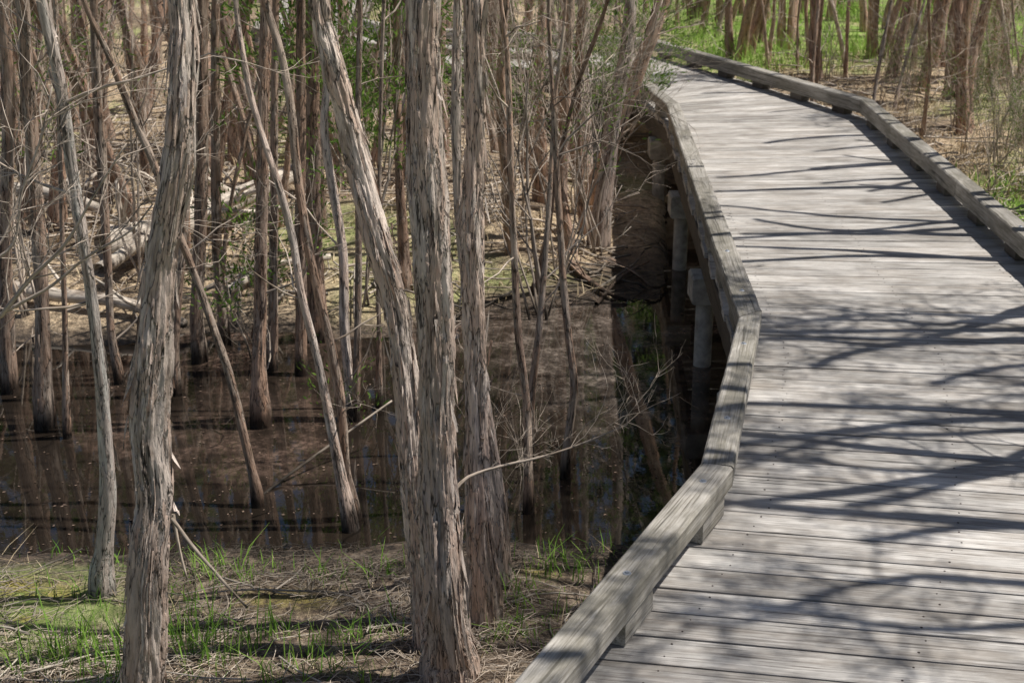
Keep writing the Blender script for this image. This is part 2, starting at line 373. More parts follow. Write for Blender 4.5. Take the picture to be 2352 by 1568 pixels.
for k in range(len(PL)-1):
    a0,a1,b0,b1=PL[k],PL[k+1],PR[k],PR[k+1]
    n=max(1,int(round((np.linalg.norm(a1-a0)+np.linalg.norm(b1-b0))/2/.142)))
    for i in range(n):
        L0=a0+(a1-a0)*i/n; L1=a0+(a1-a0)*(i+1)/n; R0=b0+(b1-b0)*i/n; R1=b0+(b1-b0)*(i+1)/n
        w=(np.linalg.norm(L1-L0)+np.linalg.norm(R1-R0))/2; gp=pr.uniform(.0025,.006)/w; g0=.0004/w; c=.004/w
        ej=[pr.uniform(-.012,.012) for _ in range(2)]
        ax=(R0-L0)/np.linalg.norm(R0-L0); Ln=np.linalg.norm(R0-L0)
        zo=pr.uniform(-.0025,.0012); tl_=pr.uniform(-.0015,.0015)
        sec=[(g0,-TH),(1-g0,-TH),(1-gp,-.026),(1-gp,-.004),(1-gp-c,-.0012),(.5,.0),(gp+c,-.0012),(gp,-.004),(gp,-.026)]
        V=[];B=[]; sd=pr.random()*40
        for e,(q0,q1) in enumerate(((L0,L1),(R0,R1))):
            for (u,zz) in sec:
                p=q0+(q1-q0)*u+ax*(ej[e]+(.01 if e==0 else -.01))
                V.append((p[0],p[1],zz+zo+(tl_ if e else -tl_))); B.append((u*w+sd,zz+sd,e*Ln+sd*3))
        m_=len(sec); ii=np.arange(m_); jj=(ii+1)%m_
        deck.add(V,[np.stack([ii,jj,jj+m_,ii+m_],1)[:, ::-1],ii[None,:],(ii+m_)[None,::-1]],B,pr.random())
        mid=(L0+L1+R0+R1)/4
        if 2<mid[1]<9:
            for f in (.13,.5,.87):
                for u in (.25,.75):
                    p=(L0+(L1-L0)*u)*(1-f)+(R0+(R1-R0)*u)*f+A([pr.gauss(0,.008),pr.gauss(0,.005)])
                    disc(nails,(p[0],p[1],-.0005+zo),pr.uniform(.0028,.0042),.0012,8)
deck.build('deck',M['deck'],bw,OFF,False)
o=nails.build('nail_heads',M['nail'],bw,OFF,False); o['kind']='stuff'
def beam(a0,a1,b0,b1,z0,z1,ch,tint,mb,gap=.003):
    L=np.linalg.norm(a1-a0); g=gap/L
    A0,A1,B0,B1=a0+(a1-a0)*g,a1-(a1-a0)*g,b0+(b1-b0)*g,b1-(b1-b0)*g
    w=np.linalg.norm(b0-a0); cu=ch/w; sec=[(cu,z0),(1-cu,z0),(1,z0+ch),(1,z1-ch),(1-cu,z1),(cu,z1),(0,z1-ch),(0,z0+ch)]
    V=[];B=[];sd=tint*30; K=max(2,int(L/.06)); m_=8
    for e in range(K+1):
        t=e/K; p0=A0+(A1-A0)*t; p1=B0+(B1-B0)*t
        for si,(u,zz) in enumerate(sec):
            p=p0+(p1-p0)*u; wv=.0024*nz(e*.7+sd,u*3,zz*30)+.0016*nz(e*2.3+sd,si*5.1,2)
            V.append((p[0]+wv,p[1]+wv,zz+wv)); B.append((u*w+sd,zz,t*L+sd))
    ii=np.arange(m_); jj=(ii+1)%m_
    fs=[(np.stack([ii,jj,jj+m_,ii+m_],1)+e*m_)[:, ::-1] for e in range(K)]
    mb.add(V,fs+[ii[None,:],(ii+K*m_)[None,::-1]],B,tint)
def block(c,d,ln,w,z0,z1,name,material,ch=.006):
    d=d/np.linalg.norm(d); n=A([d[1],-d[0]]); mb=MB()
    beam(c-d*ln/2-n*w/2,c+d*ln/2-n*w/2,c-d*ln/2+n*w/2,c+d*ln/2+n*w/2,z0,z1,ch,rnd.random(),mb,0)
    return mb.build(name,material,bw,OFF,False)
for side,(O,I) in enumerate(((LO,LI),(RO,RI))):
    for k in range(len(O)-1):
        L=np.linalg.norm(O[k+1]-O[k]); ns=max(1,int(round(L/3.4)))
        if side==0 and k==3: ns=2
        for s in range(ns):
            t0,t1=s/ns,(s+1)/ns; mb=MB()
            a0,a1=O[k]+(O[k+1]-O[k])*t0,O[k]+(O[k+1]-O[k])*t1; b0,b1=I[k]+(I[k+1]-I[k])*t0,I[k]+(I[k+1]-I[k])*t1
            zb=RB-(.033 if side else 0)
            beam(a0,a1,b0,b1,zb,RZ,.008,rnd.random(),mb)
            rail=mb.build('kerb_rail',M['rail'],bw,OFF,False)
            d=a1-a0; l=np.linalg.norm(d); nb=max(1,int(round(l/.68)))
            for q_ in range(nb):
                t=(q_+.5)/nb
                if side==0 and k==1: t=(q_+.78)/nb
                c=(a0+(a1-a0)*t+b0+(b1-b0)*t)/2
                if c[1]<1.5: continue
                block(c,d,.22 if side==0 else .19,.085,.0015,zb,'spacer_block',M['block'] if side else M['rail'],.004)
                if c[1]<7.5:
                    bm=MB(); disc(bm,(c[0],c[1],RZ-.001),.014,.003,14); disc(bm,(c[0],c[1],RZ+.002),.007,.004,10)
                    bo=bm.build('bolt',M['steel'],rail,OFF,False)
for O,I in ((LO,LI),(RO,RI)):
    for k in range(len(O)-1):
        w=.45; mb=MB(); nI=[O[k]+(I[k]-O[k])*w,O[k+1]+(I[k+1]-O[k+1])*w]
        beam(O[k]+(I[k]-O[k])*.08,O[k+1]+(I[k+1]-O[k+1])*.08,nI[0],nI[1],-.19,-.039,.004,rnd.random(),mb)
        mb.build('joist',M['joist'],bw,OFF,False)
def xat(poly,y):
    for k in range(len(poly)-1):
        if (poly[k][1]-y)*(poly[k+1][1]-y)<=0: 
            t=(y-poly[k][1])/(poly[k+1][1]-poly[k][1]+1e-9); return poly[k][0]+(poly[k+1][0]-poly[k][0])*t
for y in (1.7,3.7,5.75,7.7,9.7,11.7,13.4):
    for side,poly in ((1,LO),(-1,RO)):
        x=xat(poly,y)+side*.035
        block(A([x,y]),A([0,1.]),.21,.18,-.35,-.193,'pile_cap',M['concrete'],.012)
        mb=MB(); tube(mb,[(x,y,-1.25),(x,y,-.8),(x,y,-.35)],[.052]*3,24); mb.build('pile',M['concrete'],bw,OFF)
    mb=MB(); x0=xat(LO,y)+.14; x1=xat(RO,y)-.14
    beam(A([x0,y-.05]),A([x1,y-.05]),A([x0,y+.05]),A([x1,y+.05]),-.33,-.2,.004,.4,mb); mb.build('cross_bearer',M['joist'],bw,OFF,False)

# ------------------------------------------------------------ crowns
def crown_mesh(seed,leafn,R_=1.):
    R=random.Random(seed); npR=np.random.default_rng(seed); st=MB(); lf=MB(); tips=[]
    p=A([0,0,-.05]); pts=[p]; d=A([0,0,1.])
    for i in range(10):
        d=d+A([R.gauss(0,.1),R.gauss(0,.1),.1]); d/=np.linalg.norm(d); p=p+d*.25; pts.append(p)
    tube(st,pts,np.linspace(.028,.005,11),6)
    for i in range(1,11):
        for _ in range(2):
            a=R.random()*6.28; dd=A([math.cos(a),math.sin(a),R.uniform(.2,.9)]); dd/=np.linalg.norm(dd)
            grow(st,R,pts[i],dd,R.uniform(.5,1.0)*R_*(1.1-i*.05),.010,0,1,.2,.06,(2,3),tips)
    C=[];D=[]
    for (q,dd) in tips:
        if R.random()<.35: continue
        for _ in range(leafn):
            C.append(q+A([R.gauss(0,.06) for _ in range(3)])); D.append(dd+A([R.gauss(0,.6) for _ in range(3)]))
    leaves(lf,C,D,.06,.016,npR)
    return st,lf
CR=[]
for s in range(4):
    st,lf=crown_mesh(100+s,(12,22,8,16)[s],(1,1.1,.9,1.)[s])
    a=st.build('limbs',M['limb']); b_=lf.build('crown',M['crown'])
    CR.append((a.data,b_.data)); bpy.data.objects.remove(a); bpy.data.objects.remove(b_)
def add_crown(root,p,rootloc,rz,sc=1.,var=None,leafy=True):
    if not leafy: return
    v=var if var is not None else rnd.randrange(4)
    for q in (bpy.data.objects.new('limbs',CR[v][0]),bpy.data.objects.new('crown',CR[v][1])):
        col.objects.link(q)
        q.parent=root; q.location=[float(c) for c in (A(p)-A(rootloc))]; q.rotation_euler=(0,0,rz); q.scale=(sc,sc,sc)

# ------------------------------------------------------------ hand placed trees
RS=.90
def trunk_points(P_,z=None,Y=None,top=5.2):
    bx,by,_=P_[-1]
    if Y is None: Y=at(bx,by,z)[1]
    pts=[]
    for (px,py,w) in reversed(P_):
        q=onY(px,py,Y); pts.append([*q,RS*w/2*depth(q)/F])
    zb=gz(pts[0][0],Y)
    if pts[0][2]>zb-.1: pts.insert(0,[pts[0][0],Y,zb-.25,pts[0][3]*1.1])
    wy=random.Random(int(bx*7+by)); dy=0
    for k in range(2,len(pts)): dy+=wy.uniform(-.03,.03); pts[k][1]+=dy; 
    d=A(pts[-1][:3])-A(pts[-2][:3]); d/=np.linalg.norm(d)
    q=A(pts[-1][:3]); r=pts[-1][3]; r0=r
    while q[2]<top:
        d=d*.8+A([wy.uniform(-.1,.1),wy.uniform(-.1,.1),.35]); d/=np.linalg.norm(d); q=q+d*.5; r=max(.5*r0,r*.94); pts.append([*q,r])
    return A(pts),Y
def flaps(mb,path,rad,count,R,zr=(-.6,2.2)):
    T,N,B=frames(path); idx=[i for i in range(len(path)) if zr[0]<path[i][2]<zr[1]]
    for _ in range(count):
        i=R.choice(idx); a=R.random()*6.28; L=R.uniform(.05,.30); w=R.uniform(.003,.015); dirn=R.choice((-1,-1,1)); curl=R.uniform(.004,.028)
        n=7; V=[];Bk=[]; step=max(1e-3,np.linalg.norm(path[1]-path[0]))
        sw=R.uniform(-.3,.3)
        for k in range(n):
            t=k/(n-1); ii=min(len(path)-1,max(0,int(i+dirn*t*L/step)))
            for e in (-1,1):
                aa=a+sw*t*.6+e*w*(1-.35*t)*R.uniform(.6,1.2)/rad[ii]*.5
                rr=rad[ii]*1.0+.001+curl*t*t+ (e*.004*math.sin(t*5+a))
                V.append(path[ii]+rr*(math.cos(aa)*N[ii]+math.sin(aa)*B[ii])); Bk.append((e*w+a,a,t*L+a*3))
        q=[[2*k,2*k+1,2*k+3,2*k+2] for k in range(n-1)]
        mb.add(V,[q],Bk,R.random())
tseed=[0]
def tree(P_,label,cat='tree',z=-.75,Y=None,hi=False,m='bark_mid',top=4.6,twigs=0,group=None,name='paperbark_tree',nfl=0):
    tseed[0]+=1; s=tseed[0]; R=random.Random(s*13)
    pts,Y=trunk_points(P_,z,Y,top)
    base=A([pts[1][0],pts[1][1],gz(pts[1][0],pts[1][1])])
    root=thing(name,label,cat,base,group)
    path=catmull(pts,.011 if hi else .03)
    rad=np.maximum(path[:,3],.003)
    mb=MB(); tube(mb,path[:,:3],rad,84 if hi else (20 if rad.mean()>.02 else 10),barkdisp(s,1. if rad.mean()>.025 else .35,hi),seed=s*2.1)
    mb.build('trunk',M[m],root,base)
    if nfl:
        mb=MB(); flaps(mb,path[:,:3],rad,nfl,R); mb.build('peeling_bark',M[m],root,base)
    if twigs:
        mb=MB()
        for _ in range(twigs):
            i=R.randint(int(len(path)*.12),int(len(path)*.75)); a=R.random()*6.28
            grow(mb,R,path[i,:3].copy(),A([math.cos(a),math.sin(a),R.uniform(-.1,.9)]),R.uniform(.25,.7),R.uniform(.003,.007),0,2,.2,.03,(2,4))
        mb.build('twigs',M['twig'],root,base)
    add_crown(root,path[-1,:3],base,R.random()*6,R.uniform(.7,.95),var=(0,2)[s%2],leafy=(s%4==3))
    return root,path,base
GB=-.54
tA,pA,bA=tree([(392,0,62),(402,150,64),(392,380,72),(352,640,80),(338,850,90),(330,1000,104),(347,1150,94),(338,1300,94),(330,1568,104),(322,1760,124)],'thick pale paperbark trunk closest to the viewer at the left, leaning slightly right',Y=3.72,z=None,hi=True,m='bark',nfl=140)
tB,pB,bB=tree([(975,0,78),(972,150,82),(980,350,88),(993,560,90),(1003,760,86),(1003,950,85),(1008,1150,93),(1018,1330,102),(1028,1460,118),(1032,1520,150)],'thickest straight paperbark trunk in the centre with peeling bark and flared base',z=GB,hi=True,m='bark',nfl=190)
tree([(1090,0,48),(1092,300,50),(1086,520,52),(1090,760,53),(1094,980,57),(1102,1180,66),(1110,1375,90)],'straight paperbark trunk touching the right side of the thick centre trunk',z=GB,hi=True,m='bark',nfl=90)
tree([(1052,0,24),(1050,400,26),(1078,700,28),(1118,950,32),(1142,1130,40),(1152,1310,56)],'narrow paperbark trunk tucked behind the right of the centre pair',z=-.58,m='bark',nfl=10)
tree([(738,0,44),(762,120,48),(800,280,54),(830,400,56),(868,540,62),(905,680,64),(925,800,64),(938,930,60),(948,1080,56),(965,1260,58),(985,1440,76)],'paperbark trunk leaning left away from the centre pair',z=GB,hi=True,m='bark',nfl=100)
tree([(112,0,26),(140,130,30),(160,230,28),(178,400,28),(200,520,30),(222,680,32),(240,850,34),(246,1000,36),(250,1130,42),(240,1250,46),(233,1330,66)],'slim whitish wavy trunk rooted on the mossy bank left of the closest trunk',z=-.6,m='bark_white',twigs=8,nfl=20)
tree([(528,0,14),(545,120,16),(568,230,18),(600,330,18),(640,440,20),(668,560,20),(690,680,20),(725,820,22),(755,960,26),(782,1090,30),(805,1215,44)],'thin curved stem rising from the pool edge, bending left at mid height',m='bark',twigs=8)
tree([(600,0,20),(640,130,22),(665,260,24),(680,400,24),(700,520,24),(728,650,24),(762,800,24),(785,930,26),(795,1080,28),(815,1190,36)],'thin leaning stem standing in water just right of the curved one',m='bark_mid',twigs=8)
tree([(612,0,26),(606,250,28),(602,500,30),(598,700,32),(596,850,40),(600,975,60)],'upright brown trunk in open water with wet dark foot, between leaning stems',m='bark_red',twigs=5,nfl=15)
tree([(180,0,16),(235,130,18),(290,270,20),(345,385,20),(385,500,20),(420,590,20),(455,680,20),(490,770,22),(525,880,22),(555,990,22),(578,1080,24),(594,1160,36)],'long slender stem leaning steeply left, passing behind the closest trunk',m='bark_mid',twigs=5)
tree([(58,0,36),(70,250,36),(85,500,38),(98,750,40),(105,980,58)],'dark brown trunk in water near the left edge',twigs=6,nfl=15)
tree([(222,0,22),(225,200,24),(236,400,24),(248,600,22),(258,760,20),(275,880,28)],'slim stem directly behind the slim whitish wavy trunk',twigs=4)
tree([(462,0,34),(462,250,34),(460,500,34),(455,700,34),(458,830,46)],'dark upright trunk just right of the closest trunk',m='bark_mid',twigs=4)
tree([(498,0,22),(498,300,24),(500,560,26),(512,700,26),(515,790,36)],'thin brown trunk beside the dark upright one on the far waterline',twigs=3)
tree([(632,0,20),(630,400,22),(628,700,24),(625,850,32)],'thin trunk right behind the upright brown trunk in water',twigs=3)
tree([(690,0,24),(688,400,26),(690,700,28),(692,860,36)],'thin straight brown trunk with black foot behind the leaning stems',m='bark_red',twigs=3)
tree([(718,0,34),(720,250,38),(722,500,42),(728,700,48),(730,780,64)],'stout reddish trunk on the far waterline behind the leaning stems',m='bark_red',twigs=3)
tree([(735,0,16),(750,160,18),(745,300,22),(762,430,24),(785,580,24),(790,750,26),(803,900,28),(806,960,36)],'pale thin trunk crooked at mid height, left of the leaning paperbark',m='bark',twigs=4)
tree([(880,0,10),(872,300,10),(868,600,12),(870,800,14),(872,940,24)],'very thin stem in water left of the centre trunks',twigs=3)
tree([(825,0,14),(820,300,16),(822,600,18),(818,900,20),(815,965,28)],'thin stem in water crossing behind the leaning paperbark',twigs=3)
tree([(1150,0,10),(1165,120,14),(1172,350,16),(1180,560,18),(1190,760,20),(1210,930,22),(1213,1050,24),(1213,1175,32)],'slender grey sapling in water, first right of the centre trunks',m='bark_mid',twigs=10)
tree([(1300,0,8),(1275,230,12),(1262,450,14),(1250,620,16),(1236,780,18),(1222,900,20),(1218,1040,24)],'slender sapling curving right, forked against the first grey sapling',m='bark_mid',twigs=10)
tree([(1262,0,10),(1268,200,12),(1280,420,16),(1292,620,18),(1305,760,20),(1318,880,22),(1305,1000,22),(1298,1095,28)],'crooked grey sapling nearest the boardwalk, standing in the water',m='bark_mid',twigs=10)
tree([(1450,0,32),(1438,130,35),(1412,250,40),(1394,400,45),(1375,545,62)],'leaning pinkish trunk with ragged foot on the sunlit bank by the boardwalk',z=-.6,m='bark',twigs=4,nfl=24)
tree([(1310,0,20),(1300,250,24),(1290,430,28),(1300,560,38)],'brown trunk on the far bank left of the leaning pinkish trunk',z=-.58,m='bark_red',twigs=6)
tree([(1245,0,22),(1240,250,26),(1248,460,36)],'reddish trunk on the far bank behind the grey saplings',z=-.56,m='bark_red',twigs=4)
tree([(1345,0,28),(1340,200,30),(1345,400,42)],'broad pinkish trunk at the back of the far bank behind bare twigs',z=-.55,m='bark',twigs=4)
tree([(12,0,30),(20,300,32),(15,600,34),(22,900,46)],'trunk at the extreme left edge standing in water',twigs=4)
tree([(128,0,12),(140,400,12),(150,700,13),(155,1005,24)],'whip thin stem in water between dark trunk and wavy trunk',twigs=4)
tree([(440,0,22),(430,400,24),(405,750,24),(402,905,36)],'dark trunk in water half hidden behind the closest trunk',twigs=2)
tree([(912,0,22),(915,350,24),(925,560,30),(930,650,40)],'brown trunk on the far bank seen between leaning and centre trunks',z=-.6,m='bark_red',twigs=2)
tree([(1135,0,34),(1130,150,36),(1125,290,46)],'grey brown trunk far back just right of the centre pair',z=-.53,twigs=2)

def px_branch(pxs,Y,r0,r1,mb,tint=.5,dY=0):
    pts=A([onY(a,b_,Y+dY*i/len(pxs)) for i,(a,b_) in enumerate(pxs)]); c=catmull(pts,.04)
    tube(mb,c,np.linspace(r0,r1,len(c)),7,tint=tint); return c
R=random.Random(77)
mb=MB(); YB=bB[1]
c=px_branch([(1045,1125),(1075,1095),(1150,1070),(1230,1052),(1310,1028),(1380,1000),(1440,975)],YB,.0065,.0015,mb,dY=.3)
for k in range(12):
    i=R.randint(len(c)//4,len(c)-1); grow(mb,R,c[i].copy(),A([R.uniform(.1,.8),R.uniform(-.3,.5),R.uniform(-.2,.9)]),R.uniform(.1,.26),.0017,0,2,.15,.05,(2,4))
mb.build('bare_branch',M['twig'],tB,bB)

# ---------------------------------------------------------- shrubs
def shrub(px,py,h,label,stems=5,leafn=0,z=-.62,lev=2,spread=.35,r=.008,name='bare_shrub',cat='shrub',group=None,seed=1,loc=None,lean=(0,0),kids=(3,5),zmin=-9,lw=1.):
    p=at(px,py,z) if loc is None else A(loc); base=A([p[0],p[1],gz(p[0],p[1])])
    R=random.Random(seed); npR=np.random.default_rng(seed); root=thing(name,label,cat,base,group)
    mb=MB(); tips=[]
    for k in range(stems):
        a=R.random()*6.28; s=R.uniform(.2,1)*spread
        grow(mb,R,base+A([R.gauss(0,.03),R.gauss(0,.03),-.03]),A([math.cos(a)*s+lean[0],math.sin(a)*s+lean[1],1.]),h*R.uniform(.55,.8),r*R.uniform(.7,1.1),0,lev,.13,.05,kids,tips,(.4,.9),.6)
    mb.build('stems',M['twig'],root,base)
    if leafn:
        C=[];D=[]
        for (q,dd) in tips:
            if R.random()<.3 or q[2]<zmin: continue
            for _ in range(leafn):
                C.append(q+A([R.gauss(0,.03*lw) for _ in range(3)])); D.append(dd+A([R.gauss(0,.5) for _ in range(3)]))
        lf=MB(); leaves(lf,C,D,.038*lw,.009*lw,npR); lf.build('foliage',M['leaf'],root,base)
    return root
shrub(1255,690,2.6,'tall bare grey shrub on the far bank behind the crooked sapling',6,seed=3,r=.012,lev=3)
shrub(1360,560,2.4,'bare twiggy shrub leaning toward the boardwalk beside the pinkish trunk',5,seed=5,r=.011,lev=3,lean=(-.14,0))
shrub(1180,520,2.4,'bare grey shrub behind the centre trunks on the right',6,seed=6,r=.011,lev=3)
shrub(1400,380,1.6,'leafy dark green shrub leaning over the far bend of the boardwalk',5,12,seed=8,r=.010,lev=3,name='leafy_shrub',z=-.55,zmin=.1,lw=1.05,spread=.18,kids=(3,4),lean=(.05,0))
shrub(1335,480,1.8,'leafy sapling with dull green tips left of the far bend shrub',4,9,seed=81,r=.010,lev=3,name='leafy_shrub',z=-.58,zmin=.2,lw=1.1,spread=.12,kids=(3,4))
shrub(862,700,2.7,'leafy green sapling between the leaning and centre trunks',5,16,seed=9,r=.011,lev=3,name='leafy_shrub',z=-.65,spread=.14,zmin=.2,lw=1.4,lean=(.02,-.02))
shrub(600,800,1.1,'low leafy shrub with fresh green tips at the far waterline',5,12,seed=10,name='leafy_shrub',z=-.7,zmin=-.35,lw=1.3)
shrub(1290,610,2.6,'thin sapling with sparse green leaves behind the forked sapling',4,5,seed=37,r=.009,lev=3,name='leafy_shrub',z=-.62,spread=.2,zmin=.2,lw=1.2)
shrub(330,650,2.2,'bare grey shrub on the far bank behind the closest trunk',5,seed=12,r=.012,lev=3,kids=(2,4))
shrub(60,700,2.4,'tangled grey shrub with a few green leaves at the left edge of the far bank',6,4,seed=13,r=.012,lev=3,kids=(2,4),lw=1.2)
shrub(190,560,2.2,'twiggy grey shrub behind the slim wavy trunk',5,3,seed=14,r=.01,lev=3,kids=(2,4))
shrub(840,960,.7,'tiny sapling with bright leaves standing in the pool',3,9,seed=15,name='leafy_shrub',z=-.75,lev=1)
shrub(1150,1180,.9,'spindly bare shrub at the near waterline right of the centre trunks',4,seed=16,z=-.74,r=.004)
shrub(1420,1070,.4,'wispy dead shrub sticking out of the water beside the boardwalk',3,seed=17,z=-.75,r=.0025,lev=2)
shrub(2290,390,1.1,'dry brown shrub on the right bank close to the kerb',6,seed=18,z=-.4,r=.008,lev=3,spread=.6)
shrub(2200,290,1.2,'dry twiggy shrub at the foot of the leaning right trunks',6,seed=19,z=-.38,r=.008,lev=3,spread=.6)
shrub(2080,200,1.,'brown bare shrub beyond the kerb bend on the right bank',6,seed=20,z=-.38,r=.008,lev=3,spread=.6)
shrub(2330,260,1.5,'tall dry shrub at the right edge of the right bank',6,2,seed=21,z=-.36,r=.009,lev=3,spread=.5)
base=A([-2.5,4.35,gz(-2.5,4.35)]); root=thing('bare_shrub','bare grey shrub with sweeping smooth branches at the left edge before the pool','shrub',base)
mb=MB(); Y=4.35
for k,(pl,r0) in enumerate((([(-260,900),(-20,740),(10,715),(70,640),(150,560),(215,450),(290,330)],.012),([(-260,900),(-60,760),(40,700),(120,655),(200,590),(300,530),(350,470)],.010),([(-260,900),(-60,640),(30,560),(50,440),(90,330),(120,200)],.009),([(-260,900),(-100,650),(0,560),(60,420),(130,380)],.007))):
    c=px_branch(pl,Y,r0,.0025,mb,dY=.15*k-.2)
    for _ in range(9):
        i=R.randint(len(c)//3,len(c)-1); grow(mb,R,c[i].copy(),A([R.uniform(-.4,.9),R.uniform(-.5,.5),R.uniform(.0,1)]),R.uniform(.12,.4),.003,0,2,.16,.04,(2,4))
c0=onY(-260,900,Y); tube(mb,[base-A([0,0,.1]),(base+c0)/2+A([.02,0,0]),c0],[.018,.015,.012],9)
mb.build('stems',M['twig'],root,base)

# ---------------------------------------------------------- prototypes
def proto_trunk(seed,r,h,lean,m,nt_=1,tw=4,leafy=True,var=None):
    R=random.Random(seed); root=thing('paperbark_tree','','tree',(0,0,0))
    for k in range(nt_):
        a=R.random()*6.28; sp0=(.06+.05*R.random()) if nt_>1 else 0
        p=A([math.cos(a)*sp0,math.sin(a)*sp0,-.2]); d=A([math.cos(a)*lean*(1+.5*R.random()),math.sin(a)*lean,1.]); pts=[[*p,r*1.5]]
        n=int(h/.35); rk=r*R.uniform(.7,1.05)
        for i in range(n):
            d=d+A([R.gauss(0,.06),R.gauss(0,.06),.06]); d/=np.linalg.norm(d); p=p+d*h/n
            pts.append([*p,rk*(1.12-.55*i/n)*R.uniform(.94,1.06)*(1.25 if i==0 else 1)])
        path=catmull(pts,.08); mb=MB(); tube(mb,path[:,:3],path[:,3],12,barkdisp(seed+k,1.2),seed=seed+k*3)
        mb.build('trunk',M[m],root)
        vv=R.randrange(4)
        add_crown(root,path[-1,:3],(0,0,0),R.random()*6,.9,var=vv if var is None else var,leafy=leafy and k<2)
        if k==0 and tw:
            mt=MB()
            for _ in range(tw):
                i=R.randint(4,int(len(path)*.6)); b_=R.random()*6.28
                grow(mt,R,path[i,:3].copy(),A([math.cos(b_),math.sin(b_),R.uniform(0,1)]),R.uniform(.3,.8),.006,0,2,.2,.03,(2,4))
            mt.build('twigs',M['twig'],root)
    return root
protos=[proto_trunk(200+k,r,h,l,m,leafy=lf_) for k,(r,h,l,m,lf_) in enumerate([(.045,4.6,.06,'bark_mid',True),(.035,4,.12,'bark_red',False),(.055,4.5,.03,'bark_red',False),(.028,4.,.15,'bark',False),(.04,4.6,.2,'bark_mid',False),(.05,4.4,.08,'bark_red',False),(.032,4.,.05,'bark_red',False),(.022,3.8,.1,'bark_mid',False)])]
clumps=[proto_trunk(300+k,.055,5.4,.13,'bark_red',n,leafy=(k==1)) for k,n in enumerate((4,3,3))]
shade=[proto_trunk(320,.042,5.4,.10,'bark_mid',3,tw=6,leafy=False),proto_trunk(321,.048,4.6,.14,'bark_mid',2,tw=4,var=2),proto_trunk(322,.05,5.6,.16,'bark_mid',3,tw=0,leafy=False),proto_trunk(323,.045,4.4,.12,'bark_mid',2,tw=4,var=0)]
used=set()
def put(root,x,y,rz,sc,label,group=None,tilt=(0,0)):
    z=gz(x,y)
    if root.name not in used:
        used.add(root.name); root.location=(x,y,z); root.rotation_euler=(tilt[0],tilt[1],rz); root.scale=(sc,)*3; root['label']=label
        if group: root['group']=group
        return root
    r=dup(root,(x,y,z),rz,sc,label,tilt)
    if group: r['group']=group
    elif 'group' in r.keys(): del r['group']
    return r
def tl(s=.10): return (rnd.gauss(0,s),rnd.gauss(0,s))
for (px,py,k,lab) in [(1695,135,0,'reddish multi stemmed paperbark beyond the far kerb, leftmost large clump'),(1885,190,1,'reddish clump of paperbark stems right behind the kerb bend'),(2010,145,2,'reddish paperbark clump against bright grass, right of the kerb bend clump'),(2235,300,1,'brown clump of leaning stems on the right bank near the frame edge'),(2330,190,0,'dark brown paperbark clump at the far right top corner')]:
    p=at(px,py,-.4); put(clumps[k],p[0],p[1],rnd.random()*6,rnd.uniform(.9,1.1),lab)
for px,py,k in ((1770,70,1),(1600,45,2),(2120,110,0),(1830,40,2),(2200,60,2),(1945,45,0),(2290,110,2),(2150,170,2),(1720,50,0),(1800,130,2),(2190,235,2),(2270,190,0),(1655,70,1),(2345,60,2)):
    p=at(px,py,-.4); put(clumps[k],p[0],p[1],rnd.random()*6,rnd.uniform(.75,1.),'reddish paperbark clump standing further back in front of the bright grass','back row of paperbark clumps',tl(.05))
def near_deck(x,y,mrg):
    q=A([x,y])
    for poly in (LO,RO):
        for k in range(len(poly)-1):
            a=poly[k];b_=poly[k+1]; t=max(0,min(1,((q-a)@(b_-a))/((b_-a)@(b_-a))))
            if np.linalg.norm(q-a-(b_-a)*t)<mrg: return True
    return False
spotsR=[(1765,155),(1612,70),(1655,50),(1810,90),(2065,150),(2120,215),(2180,190),(2270,130),(1735,60),(1905,60),(2085,60),(2225,60),(2310,60),(2140,40),(1530,30),(1700,30),(2000,40),(2350,330),(1580,20),(1790,30),(1935,25),(2035,80),(2150,80),(2255,30),(2345,100),(2140,150),(2295,180),(1835,120),(2090,170),(2205,200),(2260,220),(1640,90),(1860,150),(1985,90),(2040,190),(2105,130),(2160,230),(2215,260),(2285,240),(2340,280),(1560,55),(1745,110),(2075,100),(2230,90)]
for k,(px,py) in enumerate(spotsR):
    p=at(px,py,-.38)
    if near_deck(p[0],p[1],.3): continue
    put(protos[(1,2,5,6,1,2,7,3)[k%8]],p[0],p[1],rnd.random()*6,rnd.uniform(.8,1.1),'brown paperbark trunk among the trees on the right bank beyond the kerb','single trunks on the right bank',tl(.05))
for k in range(18):
    px=rnd.uniform(1750,2350); py=rnd.uniform(120,340)
    p=at(px,py,-.38)
    if p[0]<2.9 or near_deck(p[0],p[1],.35) : continue
    put(protos[(7,3,7,6)[k%4]],p[0],p[1],rnd.random()*6,rnd.uniform(.55,.9),'thin sapling growing between the bigger trunks on the right bank','saplings on the right bank',tl(.10))
placed=[]; cnt=0; tries=0
while cnt<140 and tries<9000:
    tries+=1
    y=(9.0+5*rnd.random()) if cnt<50 else (12+10*rnd.random()); t=y*1.02; x=rnd.uniform(-.385*t,.10*t)
    if 12.2<y<23 and near_deck(x,y,.95): continue
    if y<12.5 and x>.7: continue
    if near_deck(x,y,.45): continue
    if any((x-a)**2+(y-b_)**2<.04 for a,b_ in placed): continue
    placed.append((x,y)); cnt+=1
    lab='slender paperbark trunk in the thicket beyond the pool' if y<15 else 'thin distant paperbark trunk at the back of the thicket'
    put(protos[rnd.choice((0,1,1,2,2,5,4,5,6,7,7,6,3))],x,y,rnd.random()*6,rnd.uniform(.65,1.25),lab,'thicket trunks beyond the pool' if y<15 else 'distant thicket trunks',tl(.11))
